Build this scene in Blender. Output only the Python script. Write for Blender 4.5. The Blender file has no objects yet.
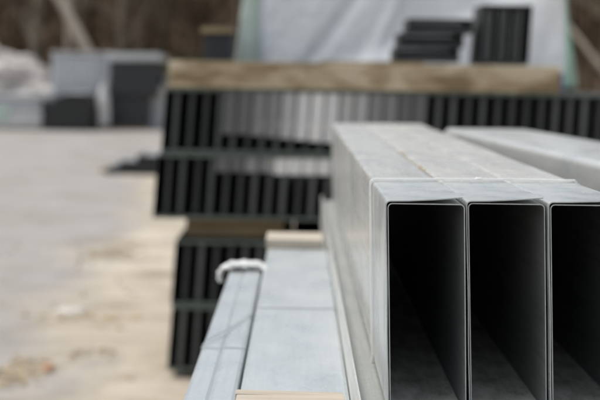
import bpy, bmesh, math, random
from mathutils import Vector, Matrix, noise
random.seed(7)
S = bpy.context.scene
COL = S.collection
H = 1.52                      # camera height above the yard
PI = math.pi

# ------------------------------------------------------------------ materials
def newmat(name):
    m = bpy.data.materials.new(name); m.use_nodes = True
    nt = m.node_tree; b = nt.nodes['Principled BSDF']
    return m, nt, b
def N(nt, t, **kw):
    n = nt.nodes.new(t)
    for k, v in kw.items():
        if k in n.inputs: n.inputs[k].default_value = v
        else: setattr(n, k, v)
    return n
def ramp(nt, fac, stops):
    r = nt.nodes.new('ShaderNodeValToRGB')
    el = r.color_ramp.elements
    while len(el) < len(stops): el.new(0.5)
    for e, (p, c) in zip(el, stops):
        e.position = p; e.color = (c[0], c[1], c[2], 1)
    nt.links.new(fac, r.inputs[0]); return r
def coords(nt, scale=(1, 1, 1), kind='Object'):
    tc = nt.nodes.new('ShaderNodeTexCoord'); mp = nt.nodes.new('ShaderNodeMapping')
    mp.inputs['Scale'].default_value = scale
    nt.links.new(tc.outputs[kind], mp.inputs['Vector']); return mp.outputs['Vector']
def sc(c, k): return (c[0]*k, c[1]*k, c[2]*k)
def simple(name, c, rough=.6, metal=0, var=.12, scale=(6, 6, 6), bump=0, bscale=30, spec=.5):
    m, nt, b = newmat(name)
    v = coords(nt, scale)
    n = N(nt, 'ShaderNodeTexNoise', Scale=1.0, Detail=6.0, Roughness=.6)
    nt.links.new(v, n.inputs['Vector'])
    r = ramp(nt, n.outputs['Fac'], [(.3, sc(c, 1-var)), (.7, sc(c, 1+var))])
    nt.links.new(r.outputs[0], b.inputs['Base Color'])
    b.inputs['Roughness'].default_value = rough; b.inputs['Metallic'].default_value = metal
    b.inputs['Specular IOR Level'].default_value = spec
    if bump:
        n2 = N(nt, 'ShaderNodeTexNoise', Scale=bscale, Detail=4.0)
        nt.links.new(coords(nt), n2.inputs['Vector'])
        bp = N(nt, 'ShaderNodeBump', Strength=bump, Distance=.01)
        nt.links.new(n2.outputs['Fac'], bp.inputs['Height']); nt.links.new(bp.outputs[0], b.inputs['Normal'])
    return m
def galv(name, c, metal=.75, rough=.42, streak=.5, front=False, floor_light=False):
    """weathered galvanised sheet: cloudy zinc bloom, faint spangle, drag marks along the profile"""
    m, nt, b = newmat(name)
    n1 = N(nt, 'ShaderNodeTexNoise', Scale=9.0, Detail=5.0, Roughness=.5)
    nt.links.new(coords(nt, (1, .6, 1)), n1.inputs['Vector'])
    n2 = N(nt, 'ShaderNodeTexNoise', Scale=1.0, Detail=5.0, Roughness=.7)
    nt.links.new(coords(nt, (160, 5, 90)), n2.inputs['Vector'])
    vo = N(nt, 'ShaderNodeTexVoronoi', Scale=170.0)
    nt.links.new(coords(nt, (1, .7, 1)), vo.inputs['Vector'])
    r1 = ramp(nt, n1.outputs['Fac'], [(.25, sc((c[0]*.96, c[1]*.99, c[2]*1.03), .88)), (.5, c), (.75, sc((c[0]*1.02, c[1]*1.005, c[2]*.98), 1.06))])
    r2 = ramp(nt, n2.outputs['Fac'], [(.3, (.68,)*3), (.55, (1,)*3), (.75, (1.0,)*3)])
    mx = nt.nodes.new('ShaderNodeMixRGB'); mx.blend_type = 'MULTIPLY'; mx.inputs[0].default_value = streak
    nt.links.new(r1.outputs[0], mx.inputs[1]); nt.links.new(r2.outputs[0], mx.inputs[2])
    sp = ramp(nt, vo.outputs['Color'], [(0, (.9,)*3), (1, (1.06,)*3)])
    m2 = nt.nodes.new('ShaderNodeMixRGB'); m2.blend_type = 'MULTIPLY'; m2.inputs[0].default_value = .8
    nt.links.new(mx.outputs[0], m2.inputs[1]); nt.links.new(sp.outputs[0], m2.inputs[2])
    oi = nt.nodes.new('ShaderNodeObjectInfo'); tr = ramp(nt, oi.outputs['Random'], [(0, (.92, .93, .94)), (1, (1.06, 1.05, 1.03))])
    m4 = nt.nodes.new('ShaderNodeMixRGB'); m4.blend_type = 'MULTIPLY'; m4.inputs[0].default_value = 1
    nt.links.new(m2.outputs[0], m4.inputs[1]); nt.links.new(tr.outputs[0], m4.inputs[2])
    last = m4.outputs[0]
    if floor_light:       # mottled pale colour on upward faces paints in the light on the floor
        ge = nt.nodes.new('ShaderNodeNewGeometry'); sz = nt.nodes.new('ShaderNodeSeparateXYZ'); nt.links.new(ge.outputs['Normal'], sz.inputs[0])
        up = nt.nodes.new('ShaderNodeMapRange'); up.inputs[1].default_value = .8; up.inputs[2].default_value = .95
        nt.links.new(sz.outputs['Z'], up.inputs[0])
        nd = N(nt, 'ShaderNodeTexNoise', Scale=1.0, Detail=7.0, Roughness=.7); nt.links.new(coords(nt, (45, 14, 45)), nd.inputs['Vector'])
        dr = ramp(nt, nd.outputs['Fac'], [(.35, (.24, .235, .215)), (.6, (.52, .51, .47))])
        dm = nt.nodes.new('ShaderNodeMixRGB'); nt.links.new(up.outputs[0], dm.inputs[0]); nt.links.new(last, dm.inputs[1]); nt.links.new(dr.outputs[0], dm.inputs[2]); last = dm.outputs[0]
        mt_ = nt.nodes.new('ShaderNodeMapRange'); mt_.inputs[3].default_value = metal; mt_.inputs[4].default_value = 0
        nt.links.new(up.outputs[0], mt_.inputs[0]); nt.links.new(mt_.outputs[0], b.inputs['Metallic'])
    if front:      # paler behind the strap; in front of it darker and bluer, with dark bluish stains
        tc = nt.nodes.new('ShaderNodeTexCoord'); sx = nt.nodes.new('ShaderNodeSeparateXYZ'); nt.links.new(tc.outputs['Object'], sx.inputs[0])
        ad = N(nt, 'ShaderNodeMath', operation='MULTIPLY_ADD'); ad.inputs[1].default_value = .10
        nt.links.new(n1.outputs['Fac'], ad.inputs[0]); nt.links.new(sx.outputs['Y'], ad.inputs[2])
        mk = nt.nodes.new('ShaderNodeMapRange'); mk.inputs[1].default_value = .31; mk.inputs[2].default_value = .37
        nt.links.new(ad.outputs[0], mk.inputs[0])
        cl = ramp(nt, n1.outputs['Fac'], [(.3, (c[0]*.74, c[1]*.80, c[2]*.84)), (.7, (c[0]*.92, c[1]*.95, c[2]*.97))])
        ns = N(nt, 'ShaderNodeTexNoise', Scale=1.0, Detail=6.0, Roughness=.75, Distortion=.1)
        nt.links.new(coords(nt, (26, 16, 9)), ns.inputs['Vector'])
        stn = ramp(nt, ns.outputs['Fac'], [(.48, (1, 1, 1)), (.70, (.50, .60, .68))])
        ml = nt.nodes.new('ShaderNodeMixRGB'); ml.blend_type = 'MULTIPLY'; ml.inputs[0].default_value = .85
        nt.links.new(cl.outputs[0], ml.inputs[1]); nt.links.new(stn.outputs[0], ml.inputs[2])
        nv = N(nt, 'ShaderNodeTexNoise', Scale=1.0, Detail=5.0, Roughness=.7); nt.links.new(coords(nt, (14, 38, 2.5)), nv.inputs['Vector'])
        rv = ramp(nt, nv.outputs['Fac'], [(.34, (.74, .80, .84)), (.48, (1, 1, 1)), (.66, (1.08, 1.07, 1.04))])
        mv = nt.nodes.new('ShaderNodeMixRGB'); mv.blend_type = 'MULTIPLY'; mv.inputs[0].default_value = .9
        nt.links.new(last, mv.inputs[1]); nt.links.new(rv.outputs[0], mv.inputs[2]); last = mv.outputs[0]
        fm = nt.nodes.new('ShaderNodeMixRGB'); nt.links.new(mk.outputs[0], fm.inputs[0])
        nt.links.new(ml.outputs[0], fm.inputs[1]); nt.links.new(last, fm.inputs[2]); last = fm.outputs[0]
    nt.links.new(last, b.inputs['Base Color'])
    b.inputs['Metallic'].default_value = metal
    rr = nt.nodes.new('ShaderNodeMapRange'); rr.inputs[3].default_value = rough-.04; rr.inputs[4].default_value = rough+.07
    nt.links.new(n1.outputs['Fac'], rr.inputs[0]); nt.links.new(rr.outputs[0], b.inputs['Roughness'])
    n3 = N(nt, 'ShaderNodeTexNoise', Scale=5.0, Detail=2.0)
    nt.links.new(coords(nt, (2, .6, 1)), n3.inputs['Vector'])
    bp = N(nt, 'ShaderNodeBump', Strength=.35, Distance=.012)
    nt.links.new(n3.outputs['Fac'], bp.inputs['Height']); nt.links.new(bp.outputs[0], b.inputs['Normal'])
    return m
def wood(name, c, dark=.5):
    m, nt, b = newmat(name)
    n1 = N(nt, 'ShaderNodeTexNoise', Scale=1.0, Detail=6.0, Roughness=.65, Distortion=.4)
    nt.links.new(coords(nt, (5, 60, 60)), n1.inputs['Vector'])
    n2 = N(nt, 'ShaderNodeTexNoise', Scale=3.0, Detail=3.0)
    nt.links.new(coords(nt), n2.inputs['Vector'])
    r1 = ramp(nt, n1.outputs['Fac'], [(.3, sc(c, dark)), (.65, c)])
    r2 = ramp(nt, n2.outputs['Fac'], [(.3, (.72, .68, .62)), (.6, (1, 1, 1))])
    mx = nt.nodes.new('ShaderNodeMixRGB'); mx.blend_type = 'MULTIPLY'; mx.inputs[0].default_value = .8
    nt.links.new(r1.outputs[0], mx.inputs[1]); nt.links.new(r2.outputs[0], mx.inputs[2])
    nt.links.new(mx.outputs[0], b.inputs['Base Color']); b.inputs['Roughness'].default_value = .8
    bp = N(nt, 'ShaderNodeBump', Strength=.4, Distance=.003)
    nt.links.new(n1.outputs['Fac'], bp.inputs['Height']); nt.links.new(bp.outputs[0], b.inputs['Normal'])
    return m

M = {}
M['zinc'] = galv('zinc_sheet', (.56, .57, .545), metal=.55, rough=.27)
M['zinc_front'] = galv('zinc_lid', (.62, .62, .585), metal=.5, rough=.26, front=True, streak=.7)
M['zinc_body'] = galv('zinc_body', (.30, .315, .31), metal=.6, rough=.42, streak=.9, floor_light=True)
M['zinc_blue'] = galv('zinc_pale', (.53, .57, .58), metal=.5, rough=.27, streak=.25)
M['zinc_warm'] = galv('zinc_warm', (.36, .37, .35), metal=.5, rough=.45)
M['zinc_green'] = galv('zinc_green', (.12, .15, .135), metal=.5, rough=.5)
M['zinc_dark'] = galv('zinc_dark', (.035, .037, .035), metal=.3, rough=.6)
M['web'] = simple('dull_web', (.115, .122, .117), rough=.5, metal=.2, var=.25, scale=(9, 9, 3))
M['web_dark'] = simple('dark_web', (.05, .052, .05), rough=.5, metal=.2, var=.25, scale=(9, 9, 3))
M['edge'] = simple('cut_edge', (.40, .43, .44), rough=.4, metal=.4, var=.15, scale=(60, 60, 60))
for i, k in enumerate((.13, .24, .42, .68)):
    M['plate%d' % i] = galv('end_sheet_%d' % i, (k, k*1.01, k*1.02), metal=.2, rough=.5)  # stepped greys paint the sky's reflection into the sheets' base colour
M['wood_light'] = wood('pale_pine', (.66, .56, .39), .78)
m = wood('stained_pine', (.54, .465, .34), .75); M['beam'] = m
nt = m.node_tree; bb = nt.nodes['Principled BSDF']; src = bb.inputs['Base Color'].links[0].from_socket
nz = N(nt, 'ShaderNodeTexNoise', Scale=1.0, Detail=5.0, Roughness=.6, Distortion=.6); nt.links.new(coords(nt, (3.2, 2, 9)), nz.inputs['Vector'])
rp = ramp(nt, nz.outputs['Fac'], [(.42, (1.08, 1.08, 1.06)), (.50, (.78, .72, .62)), (.62, (.42, .36, .26))])
mm = nt.nodes.new('ShaderNodeMixRGB'); mm.blend_type = 'MULTIPLY'; mm.inputs[0].default_value = 1
nt.links.new(src, mm.inputs[1]); nt.links.new(rp.outputs[0], mm.inputs[2]); nt.links.new(mm.outputs[0], bb.inputs['Base Color'])
M['wood_brown'] = wood('brown_pine', (.36, .27, .155), .6)
M['wood_mid'] = wood('weathered_pine', (.42, .35, .23), .65)
M['wood_board'] = wood('bare_board', (.44, .395, .33), .7)
M['strap'] = simple('white_strap', (.80, .80, .78), rough=.35, var=.05, scale=(40, 40, 40))
M['strap_grey'] = simple('grey_strap', (.28, .30, .31), rough=.5)
M['dirt'] = simple('brown_crumbs', (.42, .33, .20), rough=.95, var=.3, scale=(90, 90, 90))
M['rubbish'] = simple('leaf_rubbish', (.33, .27, .18), rough=.95, var=.4, scale=(40, 40, 40))
M['orange'] = simple('orange_scrap', (.45, .24, .14), rough=.6)
M['paper'] = simple('pale_scrap', (.45, .43, .39), rough=.7)
M['film'] = simple('white_film', (.58, .59, .58), rough=.3, var=.06, bump=.5, bscale=14)
M['charcoal'] = simple('charcoal_paint', (.022, .024, .027), rough=.6, var=.2)
M['black'] = simple('black_plastic', (.012, .013, .013), rough=.6, var=.2)
M['panel'] = simple('pale_panel', (.42, .44, .45), rough=.4, var=.12, scale=(9, 1, .6))
M['whitewrap'] = simple('white_wrap', (.5, .5, .49), rough=.5, var=.12)
M['greenish'] = simple('pale_green_wrap', (.40, .50, .44), rough=.5, var=.15)
M['rubble'] = simple('white_rubble', (.46, .43, .40), rough=.9, var=.2, scale=(2, 2, 2), bump=1, bscale=4)
M['bark_pale'] = simple('pale_bark', (.50, .44, .36), rough=.9, var=.25, bump=.5)
M['bark'] = simple('brown_bark', (.10, .08, .055), rough=.95, var=.35, scale=(2, 2, 2), bump=.5)
M['bark2'] = simple('grey_bark', (.14, .12, .09), rough=.95, var=.35, scale=(2, 2, 2), bump=.5)
M['brush'] = simple('brown_brush', (.15, .105, .066), rough=1, var=.4, scale=(.3, .3, .3))
M['brush_green'] = simple('mossy_brush', (.075, .075, .035), rough=1, var=.4, scale=(.4, .4, .4))

# wrapping film of the big package: milky film with green printed bands near both ends
def wrapmat():
    m, nt, b = newmat('package_film')
    tc = nt.nodes.new('ShaderNodeTexCoord'); sx = nt.nodes.new('ShaderNodeSeparateXYZ')
    nt.links.new(tc.outputs['Object'], sx.inputs[0])
    n = N(nt, 'ShaderNodeTexNoise', Scale=3.0, Detail=4.0)
    nt.links.new(coords(nt), n.inputs['Vector'])
    ad = N(nt, 'ShaderNodeMath', operation='MULTIPLY_ADD'); ad.inputs[1].default_value = .06
    nt.links.new(n.outputs['Fac'], ad.inputs[0]); nt.links.new(sx.outputs['X'], ad.inputs[2])
    mr = nt.nodes.new('ShaderNodeMapRange'); mr.inputs[1].default_value = -.45; mr.inputs[2].default_value = 1.70
    nt.links.new(ad.outputs[0], mr.inputs[0])
    w = (.80, .82, .82); g = (.54, .65, .58); g2 = (.30, .52, .39); lv = (.72, .74, .80)
    r = ramp(nt, mr.outputs[0], [(0, g), (.045, (.44, .50, .47)), (.07, g), (.105, (.38, .46, .41)), (.118, lv), (.14, w), (.955, w), (.97, g2), (.99, (.3, .42, .34))])
    nt.links.new(r.outputs[0], b.inputs['Base Color'])
    b.inputs['Roughness'].default_value = .38
    n2 = N(nt, 'ShaderNodeTexNoise', Scale=9.0, Detail=5.0, Distortion=1.2)
    nt.links.new(coords(nt, (1, 1, .5)), n2.inputs['Vector'])
    bp = N(nt, 'ShaderNodeBump', Strength=.7, Distance=.02)
    nt.links.new(n2.outputs['Fac'], bp.inputs['Height']); nt.links.new(bp.outputs[0], b.inputs['Normal'])
    return m
M['package'] = wrapmat()

def groundmat():
    m, nt, b = newmat('yard_surface')
    geo = nt.nodes.new('ShaderNodeNewGeometry'); sx = nt.nodes.new('ShaderNodeSeparateXYZ')
    nt.links.new(geo.outputs['Position'], sx.inputs[0])
    def noi(scale, s3, det=6, dist=0):
        mp = nt.nodes.new('ShaderNodeMapping'); mp.inputs['Scale'].default_value = s3
        nt.links.new(geo.outputs['Position'], mp.inputs['Vector'])
        n = N(nt, 'ShaderNodeTexNoise', Scale=scale, Detail=float(det), Roughness=.6, Distortion=float(dist))
        nt.links.new(mp.outputs[0], n.inputs['Vector']); return n.outputs['Fac']
    def mth(op, a, c, d=None):
        q = nt.nodes.new('ShaderNodeMath'); q.operation = op
        for i, x in enumerate((a, c, d)):
            if x is None: continue
            if isinstance(x, (int, float)): q.inputs[i].default_value = x
            else: nt.links.new(x, q.inputs[i])
        return q.outputs[0]
    # worn asphalt lies to the left of a ragged line, blown sand over the rest
    e = mth('MULTIPLY_ADD', sx.outputs['Y'], .075, -.9)            # (Y-12)*.075
    e = mth('ADD', e, sx.outputs['X'])
    e = mth('MULTIPLY_ADD', noi(.7, (1, .45, 1), 5, .6), 2.6, e)
    e = mth('ADD', e, 1.72 - 1.3)
    mask = mth('MULTIPLY', e, 1.9); mask = mth('ADD', mask, .5)    # >1 sand, <0 asphalt
    q = nt.nodes.new('ShaderNodeClamp'); nt.links.new(mask, q.inputs[0]); mask = q.outputs[0]
    sand = ramp(nt, noi(1.6, (1, 1.5, 1), 8, .5), [(.30, (.25, .208, .15)), (.45, (.36, .315, .245)), (.64, (.445, .395, .32))])
    asp = ramp(nt, noi(2.2, (1, 1, 1), 8), [(.3, (.23, .215, .20)), (.7, (.31, .293, .27))])
    mx = nt.nodes.new('ShaderNodeMixRGB'); nt.links.new(mask, mx.inputs[0])
    nt.links.new(asp.outputs[0], mx.inputs[1]); nt.links.new(sand.outputs[0], mx.inputs[2])
    # damp, dirty patches and tyre-track streaks running across
    st = ramp(nt, noi(1.0, (.9, 2.0, 1), 8, 1.2), [(.28, (.62, .58, .52)), (.50, (1, 1, 1))])
    m2 = nt.nodes.new('ShaderNodeMixRGB'); m2.blend_type = 'MULTIPLY'; m2.inputs[0].default_value = .95
    nt.links.new(mx.outputs[0], m2.inputs[1]); nt.links.new(st.outputs[0], m2.inputs[2])
    gr = ramp(nt, noi(60, (1, 1, 1), 3), [(.3, (.82, .82, .82)), (.6, (1.05, 1.05, 1.05))])
    m3 = nt.nodes.new('ShaderNodeMixRGB'); m3.blend_type = 'MULTIPLY'; m3.inputs[0].default_value = .8
    nt.links.new(m2.outputs[0], m3.inputs[1]); nt.links.new(gr.outputs[0], m3.inputs[2])
    nt.links.new(m3.outputs[0], b.inputs['Base Color']); b.inputs['Roughness'].default_value = .9
    bp = N(nt, 'ShaderNodeBump', Strength=.5, Distance=.02)
    nt.links.new(noi(14, (1, 1, 1), 6), bp.inputs['Height']); nt.links.new(bp.outputs[0], b.inputs['Normal'])
    return m
M['ground'] = groundmat()
M['bank'] = simple('leaf_litter', (.15, .105, .065), rough=1, var=.45, scale=(.35, .35, .35), bump=1, bscale=2)

# ------------------------------------------------------------------ helpers
def link(name, bm, mat, parent=None, smooth=30, loc=None):
    bmesh.ops.recalc_face_normals(bm, faces=bm.faces)
    me = bpy.data.meshes.new(name); bm.to_mesh(me); bm.free()
    for m in (mat if isinstance(mat, (list, tuple)) else [mat]): me.materials.append(m)
    if smooth:
        me.shade_smooth(); me.set_sharp_from_angle(angle=math.radians(smooth))
    o = bpy.data.objects.new(name, me); COL.objects.link(o)
    if parent: o.parent = parent
    if loc: o.location = loc
    return o
def thing(name, loc, label, cat, group=None, rz=0):
    o = bpy.data.objects.new(name, None); COL.objects.link(o)
    o.empty_display_size = .05
    o.location = loc; o.rotation_euler = (0, 0, rz)
    return tag(o, label, cat, group)
def tag(o, label, cat, group=None):
    o['label'] = label; o['category'] = cat
    if group: o['group'] = group
    return o
def dup(root, loc=None, rz=None, label=None, group=None):
    r = root.copy(); COL.objects.link(r)
    if loc is not None: r.location = loc
    if rz is not None: r.rotation_euler = (0, 0, rz)
    if label: r['label'] = label
    if group: r['group'] = group
    for ch in list(root.children):
        c = ch.copy(); COL.objects.link(c); c.parent = r
    return r
def box(bm, x0, x1, y0, y1, z0, z1, bev=0, mi=0):
    t = bmesh.new()
    bmesh.ops.create_cube(t, size=1, matrix=Matrix.Translation(((x0+x1)/2, (y0+y1)/2, (z0+z1)/2)) @ Matrix.Diagonal((x1-x0, y1-y0, z1-z0, 1)))
    if bev: bmesh.ops.bevel(t, geom=t.edges[:], offset=bev, segments=2, affect='EDGES', profile=.7)
    for f in t.faces: f.material_index = mi
    me = bpy.data.meshes.new('tmp'); t.to_mesh(me); t.free(); bm.from_mesh(me); bpy.data.meshes.remove(me)
def rrect(x0, x1, z0, z1, r, seg=4):
    pts = []
    for cx, cz, a0 in ((x1-r, z1-r, 0), (x0+r, z1-r, 90), (x0+r, z0+r, 180), (x1-r, z0+r, 270)):
        for k in range(seg+1):
            a = math.radians(a0+90*k/seg)
            pts.append((cx+r*math.cos(a), cz+r*math.sin(a)))
    return pts
def ring(bm, outer, inner, y0, y1, edge_mi=1):
    """hollow profile extruded along y; the cut ends get the edge material"""
    n = len(outer)
    V = [[bm.verts.new((x, y, z)) for x, z in prof] for prof in (outer, inner) for y in (y0, y1)]
    o0, o1, i0, i1 = V
    for k in range(n):
        j = (k+1) % n
        bm.faces.new((o0[k], o0[j], o1[j], o1[k])); bm.faces.new((i0[j], i0[k], i1[k], i1[j]))
        f = bm.faces.new((o0[j], o0[k], i0[k], i0[j])); f.material_index = edge_mi
        f = bm.faces.new((o1[k], o1[j], i1[j], i1[k])); f.material_index = edge_mi
def strip(bm, path, t, y0, y1, edge_mi=1, nsub=1):
    """a bent sheet: open profile path (x,z), thickness t to its left, extruded along y"""
    n = len(path); off = []
    for k in range(n):
        a = Vector(path[max(k-1, 0)]); b = Vector(path[min(k+1, n-1)])
        d = (b-a).normalized(); off.append((path[k][0]-d.y*t, path[k][1]+d.x*t))
    ys = [y0+(y1-y0)*q/nsub for q in range(nsub+1)]
    A = [[bm.verts.new((x, y, z)) for x, z in path] for y in ys]
    B = [[bm.verts.new((x, y, z)) for x, z in off] for y in ys]
    for q in range(nsub):
        for k in range(n-1):
            bm.faces.new((A[q][k], A[q][k+1], A[q+1][k+1], A[q+1][k])); bm.faces.new((B[q][k+1], B[q][k], B[q+1][k], B[q+1][k+1]))
        for k in (0, n-1):
            f = bm.faces.new((A[q][k], B[q][k], B[q+1][k], A[q+1][k])); f.material_index = edge_mi
    for q in (0, nsub):
        for k in range(n-1):
            f = bm.faces.new((A[q][k+1], A[q][k], B[q][k], B[q][k+1])); f.material_index = edge_mi
def shear(o, k):                      # a stack that has slumped sideways a little
    for v in o.data.vertices: v.co.x -= v.co.z*k
def tube(bm, pts, radii, n=6):
    rings = []
    for i, p in enumerate(pts):
        a = pts[max(i-1, 0)]; b = pts[min(i+1, len(pts)-1)]
        d = (Vector(b)-Vector(a)).normalized()
        u = d.cross(Vector((.13, .97, .2))).normalized(); w = d.cross(u)
        rings.append([bm.verts.new(Vector(p)+(u*math.cos(2*PI*k/n)+w*math.sin(2*PI*k/n))*radii[i]) for k in range(n)])
    for a, b in zip(rings, rings[1:]):
        for k in range(n): bm.faces.new((a[k], a[(k+1) % n], b[(k+1) % n], b[k]))
    bm.faces.new(rings[0]); bm.faces.new(rings[-1][::-1])
WORD = ['first', 'second', 'third', 'fourth', 'fifth', 'sixth', 'seventh', 'eighth', 'ninth', 'tenth', 'eleventh', 'twelfth', 'thirteenth',
        'fourteenth', 'fifteenth', 'sixteenth', 'seventeenth', 'eighteenth', 'nineteenth', 'twentieth']
def ordinal(i):
    if i < 20: return WORD[i]
    if i < 29: return 'twenty-' + WORD[i-20]
    if i == 29: return 'thirtieth'
    return 'thirty-' + WORD[i-30]

# ------------------------------------------------------------------ setting: yard and wooded bank
bm = bmesh.new()
g = 40
xs = [-400, -120, -60, -30, -14] + [-10+i*.5 for i in range(0, 41)] + [14, 30, 60, 120, 400]
ys = [-200, -40, -8] + [i*.6 for i in range(0, 84)] + [60, 120, 500]
vv = [[bm.verts.new((x, y, .018*(noise.noise(Vector((x*.35, y*.25, 0)))) if 1 < y < 48 and abs(x) < 11 else 0)) for x in xs] for y in ys]
for j in range(len(ys)-1):
    for i in range(len(xs)-1): bm.faces.new((vv[j][i], vv[j][i+1], vv[j+1][i+1], vv[j+1][i]))
o = link('ground', bm, M['ground'], smooth=180); o['kind'] = 'structure'

def bank_z(x, y):
    t = max(0, min(1, (y-45)/28))
    return -.3+11*(t*t*(3-2*t))+noise.noise(Vector((x*.12, y*.12, 3)))*1.1*min(1, t*5)+noise.noise(Vector((x*.5, y*.5, 9)))*.35*min(1, t*8)
bm = bmesh.new()
vv = [[bm.verts.new((x, y, bank_z(x, y))) for x in [-140+i*2.0 for i in range(141)]] for y in [44+j*1.2 for j in range(50)]]
for j in range(49):
    for i in range(140): bm.faces.new((vv[j][i], vv[j][i+1], vv[j+1][i+1], vv[j+1][i]))
o = link('hillside', bm, M['bank'], smooth=180); o['kind'] = 'structure'

def brush(name, mat, n, xr, yr, hmax, seed, label):
    R = random.Random(seed); bm = bmesh.new()
    for _ in range(n):
        x = R.uniform(*xr); y = R.uniform(*yr); z = bank_z(x, y)
        for q in range(R.randint(3, 6)):
            a = R.uniform(0, 2*PI); l = R.uniform(.5, hmax); s = R.uniform(.15, .8)
            p0 = Vector((x, y, z-.1)); p1 = p0+Vector((math.cos(a)*l*s, math.sin(a)*l*s, l)); w = R.uniform(.02, .07)
            side = Vector((math.sin(a), -math.cos(a), 0))*w
            m1 = (p0+p1)/2+Vector((0, 0, .15*l))
            v = [bm.verts.new(c) for c in (p0-side, p0+side, m1+side, m1-side, p1)]
            bm.faces.new((v[0], v[1], v[2], v[3])); bm.faces.new((v[3], v[2], v[4]))
    o = link(name, bm, mat, smooth=0); tag(o, label, 'undergrowth'); o['kind'] = 'stuff'
brush('undergrowth', M['brush'], 5200, (-34, 34), (45.5, 62), 2.4, 3, 'tangled brown winter undergrowth covering the wooded bank')
brush('undergrowth', M['brush_green'], 900, (-5.6, -1), (44.5, 50), 2.8, 4, 'mossy green brown undergrowth on the bank behind the dark crate')

def tree_meshes(seed, height, rad, lean=0, sparse=False):
    R = random.Random(seed)
    tb = bmesh.new(); pts = []; rr = []
    p = Vector((0, 0, -.3)); d = Vector((lean, 0, 1)).normalized()
    steps = 9
    for i in range(steps+1):
        pts.append(p.copy()); rr.append(rad*(1-.75*i/steps))
        d = (d+Vector((R.uniform(-.06, .06), R.uniform(-.06, .06), 0))).normalized(); p = p+d*height/steps
    tube(tb, pts, rr, 8)
    cb = bmesh.new()
    def br(p, d, l, r, lev):
        q = [p.copy()]; ra = [r]; n = 4
        for i in range(n):
            d = (d+Vector((R.uniform(-.2, .2), R.uniform(-.2, .2), R.uniform(-.02, .18)))).normalized()
            p = p+d*l/n; q.append(p.copy()); ra.append(r*(1-.7*(i+1)/n))
            if lev < 3:
                for _ in range(2 if lev < 2 else 1):
                    a = R.uniform(0, 2*PI); s = Vector((math.cos(a), math.sin(a), R.uniform(.1, .7)))
                    br(p.copy(), (d+s*.8).normalized(), l*R.uniform(.4, .6), r*.45, lev+1)
        tube(cb, q, ra, 4)
    for i in range(6 if sparse else 2, steps+1, 3 if sparse else 1):
        for _ in range(2 if i > 3 and not sparse else 1):
            a = R.uniform(0, 2*PI)
            br(pts[i].copy(), Vector((math.cos(a), math.sin(a), R.uniform(.2, .9))).normalized(), height*R.uniform(.13, .25), rr[i]*(.3 if sparse else .5), 2 if sparse else 1)
    return tb, cb
def tree(seed, h, r, mat, loc, label, group=None, lean=0, sparse=False):
    t = thing('bare_tree', loc, label, 'tree', group)
    tb, cb = tree_meshes(seed, h, r, lean, sparse)
    link('trunk', tb, mat, t, 60); link('crown', cb, mat, t, 60)
    return t
TG = 'bare trees on the wooded bank'
protos = [tree(10+i, 9+i*.8, .16+.02*i, M['bark'] if i % 2 else M['bark2'], (0, 0, 0), 'leafless brown tree deep among the winter trees on the bank', TG, lean=random.uniform(-.15, .15)) for i in range(5)]
R = random.Random(21); k = 0
for j in range(6):
    for i in range(13):
        x = -27+i*4.2+R.uniform(-1.5, 1.5); y = 48.5+j*3.4+R.uniform(-1.3, 1.3)
        z = bank_z(x, y)-.1
        if k < 5: protos[k].location = (x, y, z); protos[k].rotation_euler = (0, 0, R.uniform(0, 6))
        else: dup(protos[R.randrange(5)], (x, y, z), R.uniform(0, 6))
        k += 1
tree(71, 13, .30, M['bark_pale'], (-6.9, 49.5, bank_z(-6.9, 49.5)), 'pale leafless tree leaning left above the charcoal stack', lean=-.50, sparse=True)
tree(72, 10, .17, M['bark_pale'], (-9.1, 50.5, bank_z(-9.1, 50.5)), 'thin upright pale grey tree above the pale panel stack', sparse=True)
tree(73, 10, .13, M['bark_pale'], (13.2, 47.5, bank_z(13.2, 47.5)), 'pale thin tree leaning left at the right edge of the bank', lean=-.8, sparse=True)

# ------------------------------------------------------------------ front bundle of three lidded ducts
X0, ZT, YF = .1086, H-.151, 1.60
PW, HT, LEN = .1015, .265, 2.75
DG = 'lidded ducts of the front bundle'
def front_duct(loc, label, lift, seed, twist):
    t = thing('metal_duct', loc, label, 'duct', DG)
    R = random.Random(seed)
    bm = bmesh.new()
    n = 8
    ring(bm, rrect(.0031, .1002, -HT, -.0036, .006), rrect(.0044, .0989, -HT+.0013, -.0049, .0048), R.uniform(.0005, .004), LEN)
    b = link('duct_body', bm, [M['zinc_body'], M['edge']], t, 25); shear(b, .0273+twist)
    for v in b.data.vertices:                    # walls are never quite flat at a sawn end
        if v.co.x > .06: v.co.x -= .0022*math.sin(min(1, -v.co.z/HT)*PI*.8)*(.6+.3*seed)*max(0, 1-v.co.y)
    bm = bmesh.new()
    path = [(.0018+.0003*math.sin(k*1.3+seed), -HT+.001+k*.032) for k in range(8)]
    path += [(.0018, -.012), (.0018, -.007)]
    for q in range(1, 6):
        a = math.radians(180-90*q/5); path.append((.0068+.005*math.cos(a), -.0068+.005*math.sin(a)))
    path += [(.03, -.0012), (.06, -.0012+lift*.35), (.085, -.0012+lift*.8), (.0965+R.uniform(-.001, .001), -.0012+lift)]
    strip(bm, path, .0013, 0, LEN, nsub=48)
    for v in bm.verts:                 # the loose lid edge rises and settles along its length
        if v.co.x > .02: v.co.z += (v.co.x-.02)/.08*(.0006*math.sin(v.co.y*9+seed)-(lift*1.1)*min(1, v.co.y*2.2))
        if v.co.y < .001: v.co.y += .0008*noise.noise(Vector((v.co.x*60, v.co.z*40, seed)))
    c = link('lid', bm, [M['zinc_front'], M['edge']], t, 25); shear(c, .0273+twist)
    return t
front_duct((X0, YF, ZT), 'pale zinc lidded duct at the left of the strapped front bundle', .0044, 1, 0)
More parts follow.
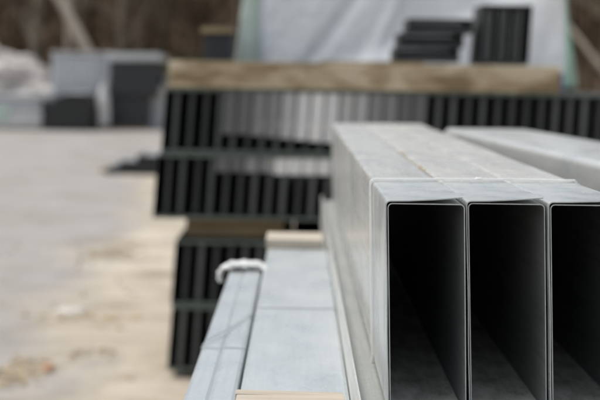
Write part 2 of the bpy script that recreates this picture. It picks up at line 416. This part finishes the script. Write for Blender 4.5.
front_duct((X0+PW, YF+.004, ZT+.0010), 'middle lidded duct of the strapped front bundle, with a loose lid edge', .0042, 2, .003)
front_duct((X0+2*PW, YF-.003, ZT+.0018), 'lidded duct of the front bundle on the right of its middle duct', .0030, 3, .0)

# strap round the bundle
def band(name, pts, w, t, y, mat, label, parent=None, skewy=0):
    """closed flat band following (x,z) points, width w along y"""
    bm = bmesh.new(); n = len(pts); rings = []
    cx = sum(p[0] for p in pts)/n; cz = sum(p[1] for p in pts)/n
    for dy, s in ((-w/2, 0), (w/2, 0), (w/2, t), (-w/2, t)):
        row = []
        for x, z in pts:
            d = Vector((x-cx, z-cz)); d = Vector((math.copysign(1, d.x)*(abs(d.x) > .001), math.copysign(1, d.y)))
            row.append(bm.verts.new((x+d.x*s, y+dy+skewy*(x-pts[0][0]), z+d.y*s)))
        rings.append(row)
    for a in range(4):
        A, B = rings[a], rings[(a+1) % 4]
        for k in range(n): bm.faces.new((A[k], A[(k+1) % n], B[(k+1) % n], B[k]))
    o = link(name, bm, mat, parent, 25)
    if label: tag(o, label, 'strap')
    return o
BW = 3*PW
def sh(x, z): return (x-(z-ZT)*.0273, z)
e = .0012
pts = [sh(X0-e, ZT-HT-e), sh(X0-e, ZT-.006), sh(X0-e+.0016, ZT-.0015), sh(X0+.006, ZT+.0018), sh(X0+PW, ZT+.0034), sh(X0+2*PW, ZT+.0046), sh(X0+BW-.006, ZT+.0046), sh(X0+BW+e, ZT-.003), sh(X0+BW+e, ZT-HT-e)]
band('packing_strap', pts, .006, .0023, YF+.295, M['strap'], 'thin white packing strap tight around the three front ducts')
bm = bmesh.new(); box(bm, X0+1.52*PW, X0+1.60*PW, YF+.290, YF+.300, ZT+.0055, ZT+.0075, .0005)
c = link('strap_seal', bm, M['strap'], [o for o in COL.objects if o.name == 'packing_strap'][0])

# crumbs and dirt lying in the first seam
R = random.Random(5); bm = bmesh.new()
for _ in range(70):
    y = R.choice((R.gauss(2.20, .06), R.uniform(2.1, 2.85), R.gauss(2.5, .14))); x = X0+PW+R.gauss(-.001, .004); s = R.uniform(.0005, .0015)
    bmesh.ops.create_icosphere(bm, subdivisions=1, radius=s, matrix=Matrix.Translation((x, y, ZT+.0015)) @ Matrix.Rotation(R.uniform(0, 3), 4, 'Z') @ Matrix.Diagonal((1, 2.2, .5, 1)))
tag(link('dirt_crumbs', bm, M['dirt'], smooth=60), 'rusty brown crumbs caught in the seam behind the white strap', 'dirt')['kind'] = 'stuff'

# wide duct beside the bundle, turned a few degrees
rz = math.radians(4.1)
t = thing('metal_duct', (.455, 3.98, ZT-.001), 'wide pale zinc duct lying askew on the right of the strapped bundle', 'duct', rz=rz)
bm = bmesh.new()
ring(bm, rrect(0, .245, -HT, 0, .014, 6), rrect(.002, .243, -HT+.002, -.002, .012, 6), -2.9, 0)
link('duct_body', bm, [M['zinc'], M['edge']], t, 25)
bm = bmesh.new()
strip(bm, [(-.0015, -.07), (-.0015, -.014), (.0005, -.006), (.005, -.0005), (.014, .0022), (.245, .0022)], .0014, -2.9, 0, nsub=10)
link('lid', bm, [M['zinc'], M['edge']], t, 40)

# tray under the bundle whose upturned lip sticks out on the left
zt = ZT-HT-.0035
t = thing('metal_tray', (.079, 1.50, zt), 'galvanised tray with an upturned left lip under the strapped bundle', 'tray')
bm = bmesh.new()
strip(bm, [(.40, -.12), (.40, -.008), (.394, -.0018), (.012, -.0018), (.0035, .001), (.0022, .008), (.0018, .014)], -.0015, 0, 2.9, nsub=8)
link('tray_base', bm, [M['zinc_warm'], M['edge']], t, 40)
bm = bmesh.new()
strip(bm, [(.001, -.12), (.001, .0145), (.0022, .017), (.0040, .0175)], .0014, 0, 2.9, nsub=8)
link('lip', bm, [M['zinc'], M['edge']], t, 40)

# ------------------------------------------------------------------ lower pale profiles on the left
def plain_duct(name, x0, x1, y0, y1, z1, h, mat, label, cat='duct', r=.006, group=None, zend=0):
    t = thing(name, (x0, y0, z1), label, cat, group)
    bm = bmesh.new()
    ring(bm, rrect(0, x1-x0, -h, -.0015, r), rrect(.0016, x1-x0-.0016, -h+.0016, -.0031, r-.0015), 0, y1-y0)
    link('duct_body', bm, [mat, M['edge']], t, 25)
    bm = bmesh.new(); w = x1-x0
    strip(bm, [(-.0012, -h*.35), (-.0012, -.006), (0, -.002), (.004, 0), (w-.004, 0), (w, -.002), (w+.0012, -.006), (w+.0012, -h*.35)], .0012, .01, y1-y0-.01, nsub=10)
    link('lid', bm, [mat, M['edge']], t, 12)
    return t
ZM = H-.45
plain_duct('metal_duct', -.077, .0755, 1.60, 3.44, ZM, .27, M['zinc_blue'], 'wide pale blue grey duct with a board across each end')
plain_duct('metal_duct', -.1585, -.1246, 1.25, 3.05, H-.462, .27, M['zinc_blue'], 'narrow pale blue duct along the outer left edge of the low stack')
plain_duct('metal_duct', -.1220, -.0868, 1.25, 3.04, H-.460, .27, M['zinc_blue'], 'narrow pale blue duct next to the wide duct with boards')
def plank(name, x0, x1, y0, y1, z0, z1, mat, label, cat='plank', bev=.003, rz=0):
    bm = bmesh.new(); cx, cy = (x0+x1)/2, (y0+y1)/2
    box(bm, x0-cx, x1-cx, y0-cy, y1-cy, 0, z1-z0, bev)
    for v in bm.verts: v.co.z += .002*noise.noise(v.co*20)
    o = link(name, bm, mat, smooth=30, loc=(cx, cy, z0)); o.rotation_euler = (0, 0, rz)
    return tag(o, label, cat)
plank('wooden_board', -.083, .067, 3.36, 3.53, ZM+.002, ZM+.025, M['wood_board'], 'short pale board lying across the far end of the wide low duct')
plank('wooden_board', -.081, .066, 1.728, 1.752, ZM+.002, ZM+.022, M['wood_board'], 'thin batten across the near end of the wide low duct')
plank('wooden_board', -.079, .067, 1.60, 1.725, ZM+.002, ZM+.023, M['wood_board'], 'near board beside the thin batten at the bottom edge of the photo')
# dark straps over the low ducts
band('packing_strap', [(-.079, ZM-.272), (-.079, ZM+.0020), (.073, ZM+.0020), (.073, ZM-.272)], .0035, .0006, 2.49, M['strap_grey'], 'dark grey strap straight across the wide low duct', skewy=0.0)
bx = [(-.1605, H-.734), (-.1605, H-.4590), (-.0865, H-.4580), (-.0865, H-.734)]
band('packing_strap', bx, .003, .0006, 2.17, M['strap_grey'], 'grey strap straight across the two narrow low ducts', skewy=-.1)
bm = bmesh.new()
tube(bm, [(-.1615, 2.20, H-.50), (-.1605, 2.20, H-.462), (-.155, 2.205, H-.4555), (-.125, 2.30, H-.4545), (-.092, 2.44, H-.4545), (-.0865, 2.46, H-.459), (-.0862, 2.47, H-.50)], [.0010]*7, 6)
tag(link('binding_wire', bm, M['strap_grey'], smooth=60), 'thin dark wire running diagonally over the two narrow ducts', 'wire')
# white foil bunched over the far end of the narrow ducts
bm = bmesh.new(); R = random.Random(2)
path = [(-.070, -.452), (-.085, -.446), (-.105, -.443), (-.13, -.443), (-.155, -.444), (-.168, -.448), (-.178, -.454), (-.183, -.462), (-.185, -.472), (-.182, -.484)]
nn = 36; rows = []
path = [((a[0]*(1-f)+b[0]*f), (a[1]*(1-f)+b[1]*f)) for a, b in zip(path, path[1:]) for f in (0, .25, .5, .75)]+[path[-1]]
for q, (x, z) in enumerate(path):
    row = []
    rx = .028+.004*math.sin(q*.9); rzz = .0085+.002*math.cos(q*1.1)
    if q > 22: rx *= .7; rzz *= .7
    for k in range(nn):
        a = 2*PI*k/nn; d = 1+.28*noise.noise(Vector((x*70, math.cos(a)*2.5, math.sin(a)*2.5)))+.12*noise.noise(Vector((x*200, math.cos(a)*5, math.sin(a)*5)))
        nrm = Vector((0, 0, 1)) if q < 22 else Vector((-1, 0, .2))
        row.append(bm.verts.new((x+nrm.x*rzz*math.sin(a)*d, 3.055+rx*math.cos(a)*d, H+z+nrm.z*rzz*math.sin(a)*d-.004)))
    rows.append(row)
for a, b in zip(rows, rows[1:]):
    for k in range(nn): bm.faces.new((a[k], a[(k+1) % nn], b[(k+1) % nn], b[k]))
bm.faces.new(rows[0]); bm.faces.new(rows[-1][::-1])
tag(link('plastic_wrap', bm, M['film'], smooth=180), 'white foil roll curling over the far end of the narrow ducts', 'plastic wrap')

# tiers underneath that carry the front stacks (seen only from the side)
tier_z = [(.787, .29), (.437, .29)]
bearers = [1.75, 2.85, 3.30]
lab = {0: 'upper', 1: 'lower'}
for ti, (z1, h) in enumerate(tier_z):
    for ci, (x0, x1) in enumerate(((-.155, .0), (.005, .16), (.165, .32), (.325, .48))):
        plain_duct('metal_duct', x0, x1, 1.30, 4.30, z1-.0, h, M['zinc_warm'], '%s duct from the left in the %s hidden tier beneath the front stacks' % (ordinal(ci), lab[ti]), group='ducts carrying the front stacks')
for bi, y in enumerate((1.72, 2.9, 4.05)):
    w = ('near', 'middle', 'far')[bi]
    if y < 3: plank('timber_bearer', -.17, .075, y, y+.08, .790, ZM-.272+.0, M['wood_mid'], '%s timber bearer beneath the low pale ducts' % w, 'timber')
    plank('timber_bearer', .085, .50, y, y+.08, .790, zt-.123, M['wood_mid'], '%s timber bearer beneath the galvanised tray' % w, 'timber')
    plank('timber_bearer', -.17, .50, y, y+.08, .4395, .4955, M['wood_mid'], '%s timber bearer between the two hidden duct tiers' % w, 'timber')
    plank('timber_bearer', -.17, .50, y, y+.10, .0, .1455, M['wood_mid'], '%s timber bearer on the ground under the front stacks' % w, 'timber')
# support of the wide duct on the right
for bi, y in enumerate((1.9, 3.5)):
    plank('timber_post', .60, .75, y, y+.12, 0, ZT-HT-.003, M['wood_mid'], '%s timber prop standing under the wide askew duct' % ('near', 'far')[bi], 'timber')

# ------------------------------------------------------------------ rear stack: rows of open channels on edge
D = 6.4; P = .0731; HC = .325; LR = 3.0; RIM = .016; SK = .060
def chan_shell(w=P, h=HC, length=LR):
    bm = bmesh.new(); w = w-.0016
    o_ = rrect(0, w, 0, h, .003, 2); i_ = rrect(.0014, w-.0014, RIM, h-RIM, .002, 2)
    ring(bm, o_, i_, 0, length); return bm
def chan_web(w=P, h=HC, m=.46, y=.03):
    bm = bmesh.new(); w = w-.0016
    v = [bm.verts.new(c) for c in ((w-.0045, .012, RIM+.001), (w*m, y, RIM+.001), (w*m, y, h-RIM-.001), (w-.0045, .012, h-RIM-.001),
                                   (w-.0045, .0135, RIM+.001), (w*m+.001, y+.0015, RIM+.001), (w*m+.001, y+.0015, h-RIM-.001), (w-.0045, .0135, h-RIM-.001))]
    for f in ((0, 1, 2, 3), (7, 6, 5, 4), (1, 5, 6, 2), (0, 3, 7, 4), (3, 2, 6, 7), (0, 4, 5, 1)): bm.faces.new([v[i] for i in f])
    return bm
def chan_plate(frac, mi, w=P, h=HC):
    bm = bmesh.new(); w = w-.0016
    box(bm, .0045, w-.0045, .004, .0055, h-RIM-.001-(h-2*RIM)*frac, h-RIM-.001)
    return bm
def shear_pos(o, k):
    for v in o.data.vertices: v.co.x += v.co.z*k
shell = web = None
def make_channel(label, group, m=.46, y=.03):
    t = thing('metal_channel', (0, 0, 0), label, 'metal channel', group)
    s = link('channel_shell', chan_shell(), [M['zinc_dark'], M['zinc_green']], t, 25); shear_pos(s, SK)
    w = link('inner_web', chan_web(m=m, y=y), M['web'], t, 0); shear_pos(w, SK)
    return t
VAR = [(.62, .03), (.60, .025), (.65, .04), (.62, .05), (.59, .03)]; pr = {}; plates = {}
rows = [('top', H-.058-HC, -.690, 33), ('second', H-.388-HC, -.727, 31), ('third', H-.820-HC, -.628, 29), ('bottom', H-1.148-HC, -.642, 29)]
for rn, (rname, z0, x0, cnt) in enumerate(rows):
    for i in range(cnt):
        cell_px = 300+(x0+i*P)/.005      # just an index along the row
        pl = None
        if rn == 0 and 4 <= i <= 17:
            lv = [0, 0, 1, 1, 2, 3, 3, 3, 2, 2, 1, 1, 0, 0][i-4]; fr = [.72, .72, .74, .76, .78, .80, .82, .84, .86, .88, .9, .92, .94, .96][i-4]; pl = (fr, lv)  # grey levels peak mid-row, standing in for reflected sky
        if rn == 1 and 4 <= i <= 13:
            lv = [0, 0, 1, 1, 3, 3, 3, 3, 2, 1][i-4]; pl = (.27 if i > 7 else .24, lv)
        if pl: lb = '%s channel from the left in the %s row of the rear stack, grey sheet inside' % (ordinal(i), rname)
        else: lb = '%s dark open channel from the left in the %s row of the rear stack' % (ordinal(i), rname)
        loc = (x0+i*P, D+random.uniform(-.006, .006), z0)
        grp = 'channels in the %s row of the rear stack' % rname
        vi = random.choice((0, 0, 1, 2, 3, 4))
        if vi not in pr:
            c = make_channel(lb, grp, *VAR[vi]); pr[vi] = list(c.children); c.location = loc
        else:
            c = thing('metal_channel', loc, lb, 'metal channel', grp)
            for q in pr[vi]:
                d_ = q.copy(); COL.objects.link(d_); d_.parent = c
        c.rotation_euler = (0, random.gauss(0, .0025), random.gauss(0, .004))
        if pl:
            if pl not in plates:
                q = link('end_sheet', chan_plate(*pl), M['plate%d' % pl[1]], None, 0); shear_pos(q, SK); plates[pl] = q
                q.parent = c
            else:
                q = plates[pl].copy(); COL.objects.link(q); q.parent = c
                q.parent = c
# dunnage between second and third rows, and under the bottom row
for k, (x, w) in enumerate(((-.57, .5), (.2, .9))):
    plank('timber_bearer', x, x+w, D+.13, D+.23, H-.816, H-.715, M['wood_brown'], ('dark timber bearer at the left between the second and third rows', 'dark timber bearer hidden behind the low ducts between the rear rows')[k], 'timber')
plank('timber_bearer', -.55, 1.40, D+2.6, D+2.7, H-.816, H-.715, M['wood_brown'], 'timber bearer at the back between the second and third rear rows', 'timber')
for k, y in enumerate((D+.35, D+2.6)):
    plank('timber_bearer', -.60, 1.45, y, y+.1, -.02, H-1.148-HC-.003, M['wood_brown'], '%s low timber runner under the bottom row of the rear stack' % ('front', 'back')[k], 'timber')

# timbers on top of the rear stack
zb = H-.056
plank('timber_beam', -.655, 1.300, D-.02, D+.17, zb, zb+.134, M['beam'], 'long stained pine beam lying across the top of the rear stack', 'timber', .008)
o = plank('wooden_board', .10, .62, D+.0, D+.16, zb+.1365, zb+.1366+.008, M['wood_brown'], 'thin dark board on the beam under the flat channels', 'plank', .002)
# blue painted end mark
bm = bmesh.new(); box(bm, 0, .012, 0, .12, 0, .09)
o = link('beam_end_cap', bm, simple('blue_paint', (.10, .10, .30), rough=.6), smooth=0, loc=(1.3015, D-.01, zb+.01)); tag(o, 'small blue painted block on the right beam end', 'paint mark')

# offcuts on the timber: three lying flat, four upright
LO = .30
bmS = chan_shell(length=LO)
FG = 'short channels lying flat on the brown beam'
t = thing('metal_channel', (.47, D+.0, zb+.146), 'lowest of the three flat channels on the brown beam', 'metal channel', FG)
def flat(o):
    for v in o.data.vertices: v.co = Vector((v.co.z, v.co.y, P-.0016-v.co.x))
s = link('channel_shell', bmS, [M['zinc_dark'], M['zinc_dark']], t, 25); flat(s)
w = link('inner_web', chan_web(), M['web_dark'], t, 0); flat(w)
bm = bmesh.new(); box(bm, .004, P-.0055, LO-.006, LO-.004, RIM*.2, HC-.004); w = link('added_light_stop', bm, M['zinc_dark'], t, 0); flat(w)  # added back plate that keeps light out of the short channel
dup(t, (.492, D+.012, zb+.146+P), label='middle one of the three flat channels on the brown beam')
dup(t, (.535, D-.004, zb+.146+2*P), label='topmost of the three flat channels on the brown beam')
UG = 'short channels standing on edge on the beams'
t = thing('metal_channel', (.886, D+.005, zb+.1385), 'leftmost upright short channel on top of the right beam', 'metal channel', UG)
s = link('channel_shell', chan_shell(length=LO, h=.30), [M['zinc_dark'], M['zinc_dark']], t, 25); shear_pos(s, SK)
w = link('inner_web', chan_web(h=.30), M['web_dark'], t, 0); shear_pos(w, SK)
bm = bmesh.new(); box(bm, .004, P-.0055, LO-.006, LO-.004, .003, .297); w = link('added_light_stop', bm, M['zinc_dark'], t, 0); shear_pos(w, SK)  # same added plate, holds the upright channel's inside dark
dup(t, (.886+P, D, zb+.1385), label='second upright short channel from the left on the right beam')
dup(t, (.886+2*P, D+.004, zb+.1385), label='third upright short channel from the left on the right beam')
t = thing('metal_channel', (.886+3*P, D, zb+.1385), 'slim rightmost upright short channel on the right beam', 'metal channel', UG)
s = link('channel_shell', chan_shell(w=.036, length=LO, h=.30), [M['zinc_dark'], M['zinc_dark']], t, 25); shear_pos(s, SK)
bm = bmesh.new(); box(bm, .003, .031, LO-.006, LO-.004, .003, .297); w = link('added_light_stop', bm, M['zinc_dark'], t, 0); shear_pos(w, SK)  # added here too, shuts out light from behind

# big wrapped package on top of the rear stack
bm = bmesh.new()
W0, W1, Y0, Y1, Zb, Zt_ = -.372, 1.44, 6.84, 8.3, H-.056, H+.85
nx, nz, ny = 90, 50, 30
def face_grid(fn, a, b):
    g = [[bm.verts.new(fn(i/a, j/b)) for i in range(a+1)] for j in range(b+1)]
    for j in range(b):
        for i in range(a): bm.faces.new((g[j][i], g[j][i+1], g[j+1][i+1], g[j+1][i]))
face_grid(lambda u, v: (W0+(W1-W0)*u, Y0, Zb+(Zt_-Zb)*v), nx, nz)
face_grid(lambda u, v: (W0+(W1-W0)*u, Y1, Zb+(Zt_-Zb)*v), nx, nz)
face_grid(lambda u, v: (W0, Y0+(Y1-Y0)*u, Zb+(Zt_-Zb)*v), ny, nz)
face_grid(lambda u, v: (W1, Y0+(Y1-Y0)*u, Zb+(Zt_-Zb)*v), ny, nz)
face_grid(lambda u, v: (W0+(W1-W0)*u, Y0+(Y1-Y0)*v, Zt_), nx, ny)
face_grid(lambda u, v: (W0+(W1-W0)*u, Y0+(Y1-Y0)*v, Zb), nx, ny)
bmesh.ops.remove_doubles(bm, verts=bm.verts, dist=.0005)
bmesh.ops.recalc_face_normals(bm, faces=bm.faces); bm.normal_update()
cen = Vector(((W0+W1)/2, (Y0+Y1)/2, 0))
for v in bm.verts:
    x, y, z = v.co
    f = noise.noise(Vector(((x*.9+z*1.3)*2.2, y*2, z*.7)))*.020 + noise.noise(Vector(((x-z*.6)*6, y*5, z*2)))*.008
    f += .025*max(0, 1-abs((x-.35)-(z-H-.05)*.45)/.05)*(.4+.6*(z-Zb)) - .018*max(0, 1-abs((x+.02)-(z-H)*.7)/.06)
    # a loose apron of film sagging in front of the pack, right of the middle
    if y < Y0+.01:
        ed = (z-H) - (.06+.42*(x-.30)); 
        if x > .2: f += .05*(1/(1+math.exp(ed*40)))
    low = max(0, (z-Zb)); 
    if low > .015: v.co = v.co + v.normal*f
    v.co.x += (cen.x-x)*.13*(z-Zb)/.9
for v in bm.verts: v.co = Vector((v.co.x*1.133, v.co.y+.92, H+(v.co.z-H)*1.133+.012))
o = link('wrapped_package', bm, M['package'], smooth=180); tag(o, 'large milky film wrapped package with green edges on the rear stack', 'package')

# dark crate with a board on it, left of the package
t = thing('dark_crate', (-.475, 7.25, H-.055), 'small dark crate with a brown board on top beside the wrapped package', 'crate')
bm = bmesh.new(); box(bm, -.075, .085, 0, .4, 0, .30, .01)
for v in bm.verts: v.co.x *= .85+.5*v.co.z
link('crate_body', bm, M['charcoal'], t)
bm = bmesh.new(); box(bm, -.088, .09, -.02, .42, .302, .335, .004); link('top_board', bm, M['wood_brown'], t)
# film bunched at the left end of the timber
def lump(name, loc, r3, seed, mat, label, cat, amp=.35, freq=2.2, sub=4):
    bm = bmesh.new(); bmesh.ops.create_icosphere(bm, subdivisions=sub, radius=1)
    for v in bm.verts:
        n = v.co.copy(); k = 1+amp*noise.noise(n*freq+Vector((seed, 0, 0)))+amp*.5*noise.noise(n*freq*3+Vector((0, seed, 0)))
        v.co = Vector((n.x*r3[0], n.y*r3[1], max(n.z, -.35)*r3[2]))*k
    return tag(link(name, bm, mat, smooth=60, loc=loc), label, cat)

# ------------------------------------------------------------------ dark sheets lying on the yard behind the stack
t = thing('sheet_pile', (-2.50, 20.0, 0), 'low dark pile of sheets on the ground left of the rear stack', 'pile')
bm = bmesh.new()
for k, (x0, x1, z0, z1) in enumerate(((-.44, 1.2, .0, .10), (-.25, 1.25, .102, .20), (.0, 1.25, .202, .29))):
    box(bm, x0, x1, -.4+.05*k, .9-.04*k, z0, z1, .012)
link('dark_sheets', bm, M['black'], t)
bm = bmesh.new()
for j in range(2):
    pass
vs = []
for i in range(13):
    x = -.30+i*.13; zt2 = .20+.20*(1/(1+math.exp(-(x-.15)*7)))+.03*noise.noise(Vector((x*4, 1, 0)))
    vs.append([bm.verts.new((x, -.30+q*.28, zt2+.03*noise.noise(Vector((x*5, q, 2)))-(.05 if q in (0, 4) else 0))) for q in range(5)])
for a, b in zip(vs, vs[1:]):
    for q in range(4): bm.faces.new((a[q], b[q], b[q+1], a[q+1]))
bmesh.ops.solidify(bm, geom=bm.faces[:], thickness=.02)
link('top_sheet', bm, M['panel'], t, 60)
bm = bmesh.new(); box(bm, -.56, -.43, -.2, .1, 0, .07, .01); link('timber_end', bm, M['wood_brown'], t)

# ------------------------------------------------------------------ far stacks at the end of the yard
YD = 35.6
def strips_box(bm, x0, x1, y0, y1, z0, z1, n, gap=.02, bev=.01):
    h = (z1-z0)/n
    for k in range(n): box(bm, x0+random.uniform(-.02, .02), x1+random.uniform(-.02, .02), y0+random.uniform(-.02, .02), y1, z0+k*h, z0+(k+1)*h-gap, bev)
# pale upright panels
t = thing('panel_stack', (-6.18, YD+.6, 0), 'tall stack of pale blue grey upright panels left of the charcoal stack', 'stack')
bm = bmesh.new()
for k in range(9): box(bm, -.84+k*.187, -.84+k*.187+.176, random.uniform(-.02, .02), 1.6, .12, 2.05+random.uniform(-.02, .03), .012)
link('panels', bm, M['panel'], t)
bm = bmesh.new(); box(bm, -.88, .86, -.05, 1.7, 2.09, 2.16, .02); link('cover_sheet', bm, M['whitewrap'], t)
bm = bmesh.new(); box(bm, -.84, .84, .1, .25, 0, .118, .005); link('runner', bm, M['wood_brown'], t)
bm = bmesh.new(); box(bm, -.84, .84, 1.3, 1.45, 0, .118, .005); link('runner', bm, M['wood_brown'], t)
# charcoal stack
t = thing('charcoal_stack', (-4.74, YD, 0), 'charcoal grey two tier stack under a pale cover at the yard end', 'stack')
bm = bmesh.new(); strips_box(bm, -.56, .55, 0, 1.8, .1, .93, 3, .006); link('lower_tier', bm, M['charcoal'], t)
bm = bmesh.new(); strips_box(bm, -.56, .80, -.03, 1.8, .96, 1.87, 3, .006); link('upper_tier', bm, M['charcoal'], t)
bm = bmesh.new(); box(bm, -.62, .86, -.1, 1.9, 1.93, 2.12, .05)
for v in bm.verts: v.co.z += .05*noise.noise(v.co*3)
link('pale_cover', bm, M['panel'], t)
bm = bmesh.new(); box(bm, -.56, .55, .1, .25, 0, .095, .005); link('runner', bm, M['wood_brown'], t)
bm = bmesh.new(); box(bm, -.56, .55, 1.4, 1.55, 0, .095, .005); link('runner', bm, M['wood_brown'], t)
bm = bmesh.new(); box(bm, -.56, .80, .2, .35, .935, .958); link('runner', bm, M['wood_brown'], t)
# black bundle with a sloping shoulder
t = thing('black_bundle', (-6.22, YD-1.2, 0), 'low black bundle with a sloping left shoulder before the pale panels', 'bundle')
bm = bmesh.new()
prof = [(-.70, 0), (.60, 0), (.62, .80), (.54, .95), (.38, 1.0), (-.02, 1.0), (-.30, .90), (-.68, .48)]
a = [bm.verts.new((x, 0, z)) for x, z in prof]; b = [bm.verts.new((x, 1.3, z)) for x, z in prof]
bm.faces.new(a); bm.faces.new(b[::-1])
for k in range(len(prof)): bm.faces.new((a[k], a[(k+1) % len(prof)], b[(k+1) % len(prof)], b[k]))
bmesh.ops.bevel(bm, geom=bm.edges[:], offset=.03, segments=2, affect='EDGES')
link('bundle_wrap', bm, M['black'], t)
bm = bmesh.new(); box(bm, -.10, .50, -.02, 1.32, 1.005, 1.04, .015); link('top_sheet', bm, M['panel'], t)
# low pale stack at the left edge
t = thing('low_stack', (-7.68, YD-1.0, 0), 'low whitish wrapped stack under a blue grey sheet at the left edge', 'stack')
bm = bmesh.new(); box(bm, -.75, .72, 0, 1.4, .05, .52, .04); link('lower_pack', bm, M['whitewrap'], t)
bm = bmesh.new(); box(bm, -.60, -.15, -.02, .01, .25, .62, .005); link('green_label', bm, M['greenish'], t)
bm = bmesh.new(); box(bm, -.78, .70, 0, 1.4, .54, .80, .04); link('upper_pack', bm, M['panel'], t)
bm = bmesh.new(); box(bm, -.82, .95, -.04, 1.45, .86, .96, .015); link('cover_sheet', bm, M['panel'], t)
bm = bmesh.new(); box(bm, -.75, .72, .1, .2, 0, .048); link('runner', bm, M['wood_brown'], t)
# things between the panels, the charcoal stack and the rear stack
lump('wrapped_sack', (-5.37, YD-.5, .45), (.17, .3, .85), 8, M['whitewrap'], 'white wrapped sack in the gap left of the charcoal stack', 'sack', .2)
t = thing('pale_crate', (-3.80, YD+.5, 0), 'pale blue crate with white bags heaped on it, right of charcoal stack', 'crate')
bm = bmesh.new(); strips_box(bm, -.42, .6, 0, 1, 0, .95, 3); link('crate_body', bm, M['panel'], t)
for k, (x, z) in enumerate(((-.1, 1.05), (.25, 1.35), (.5, 1.05))):
    bm = bmesh.new(); bmesh.ops.create_icosphere(bm, subdivisions=3, radius=1)
    for v in bm.verts: v.co = Vector((v.co.x*.36, v.co.y*.4, v.co.z*.26))*(1+.25*noise.noise(v.co*2+Vector((k, 0, 0))))
    link('white_bag', bm, M['rubble'], t, 60, loc=(x, .4, z))
# white heap
bm = bmesh.new(); bmesh.ops.create_icosphere(bm, subdivisions=6, radius=1)
for v in bm.verts:
    n = v.co.copy(); k = 1+.16*noise.noise(n*2.5+Vector((4, 0, 0)))+.12*noise.noise(n*7)+.06*noise.noise(n*18)
    v.co = Vector((n.x*4.6, n.y*2.2, max(n.z, -.05)*2.45))*k
tag(link('rubble_heap', bm, M['rubble'], smooth=60, loc=(-12.0, 42, -.05)), 'large whitish rubble heap behind the low stacks at the left', 'heap')

# ------------------------------------------------------------------ small litter on the yard
def litter(name, x, y, n, rx, ry, seed, mat, label, s=(.006, .020), cat='litter', zk=.35):
    R = random.Random(seed); bm = bmesh.new()
    for _ in range(n):
        px = R.gauss(0, rx); py = R.gauss(0, ry); q = R.uniform(*s)
        mtx = Matrix.Translation((px, py, q*.25)) @ Matrix.Rotation(R.uniform(0, 6), 4, 'Z') @ Matrix.Rotation(R.uniform(-.5, .5), 4, 'X') @ Matrix.Diagonal((1.6, .8, zk, 1))
        bmesh.ops.create_icosphere(bm, subdivisions=1, radius=q, matrix=mtx)
    o = link(name, bm, mat, smooth=40, loc=(x, y, .006)); tag(o, label, cat); o['kind'] = 'stuff'; return o
litter('leaf_litter', -1.40, 6.45, 170, .075, .16, 1, M['rubbish'], 'clump of brown leaves and dirt at the lower left of the yard')
litter('leaf_litter', -1.58, 10.9, 110, .12, .25, 2, M['rubbish'], 'brown twiggy dirt patch on the sand left of the rear stack')
litter('leaf_litter', -1.13, 6.95, 26, .07, .07, 3, M['rubbish'], 'small brown dirt patch right of the orange scrap')
litter('leaf_litter', -1.95, 7.1, 40, .06, .12, 4, M['rubbish'], 'dark dirt spot at the left edge of the yard')
litter('leaf_litter', -1.25, 8.0, 50, .22, .05, 6, M['dirt'], 'thin streak of brown crumbs behind the pale scrap')
lump('orange_scrap', (-1.26, 6.52, .02), (.028, .035, .02), 2, M['orange'], 'small orange scrap lying in the brown leaves', 'scrap', .4, 2, 3)
lump('paper_scrap', (-1.44, 8.15, .012), (.09, .11, .02), 6, M['paper'], 'pale flattened scrap lying on the sandy ground', 'scrap', .4, 2.5, 3)
R = random.Random(77)
for i in range(60):
    lump('stone', (R.uniform(-2.6, -.8), R.uniform(5.6, 12), .004), (R.uniform(.006, .02),)*3, i, M['paper'] if i % 3 else M['rubbish'], 'small stone scattered loose on the sandy yard', 'stone', .3, 1.5, 2)['group'] = 'small stones on the yard'

# ------------------------------------------------------------------ light, sky, camera
w = bpy.data.worlds.new('World'); S.world = w; w.use_nodes = True
nt = w.node_tree; bg = nt.nodes['Background']
sky = nt.nodes.new('ShaderNodeTexSky'); sky.sky_type = 'NISHITA'; sky.sun_disc = False
EL, AZ = math.radians(62), math.radians(-80)     # thin cloud, brightest high up on the left
sky.sun_elevation = EL; sky.sun_rotation = AZ; sky.air_density = 1.0; sky.dust_density = 4.0; sky.ozone_density = 1.0
hs = nt.nodes.new('ShaderNodeHueSaturation'); hs.inputs['Saturation'].default_value = .4   # cloud takes most of the blue out
nt.links.new(sky.outputs[0], hs.inputs['Color']); nt.links.new(hs.outputs[0], bg.inputs[0]); bg.inputs[1].default_value = .12
sun = bpy.data.lights.new('sun', 'SUN'); sun.energy = 1.2; sun.angle = math.radians(25); sun.color = (1, .96, .9)
so = bpy.data.objects.new('sun', sun); COL.objects.link(so)
d = Vector((math.sin(AZ)*math.cos(EL), math.cos(AZ)*math.cos(EL), math.sin(EL)))
so.rotation_euler = d.to_track_quat('Z', 'Y').to_euler(); so.location = d*20

cam = bpy.data.cameras.new('camera'); co = bpy.data.objects.new('camera', cam); COL.objects.link(co)
cam.sensor_width = 36; cam.lens = 1280/600*36; cam.shift_y = -122/600
cam.clip_start = .05; cam.clip_end = 1500
co.matrix_world = Matrix.Translation((0, 0, H)) @ Matrix.Rotation(PI/2, 4, 'X') @ Matrix.Rotation(math.radians(.9), 4, 'Z')
cam.dof.use_dof = True; cam.dof.focus_distance = 1.64; cam.dof.aperture_fstop = 4.4
S.camera = co
S.view_settings.view_transform = 'Standard'; S.view_settings.look = 'None'; S.view_settings.gamma = 1
S.view_settings.exposure = .86
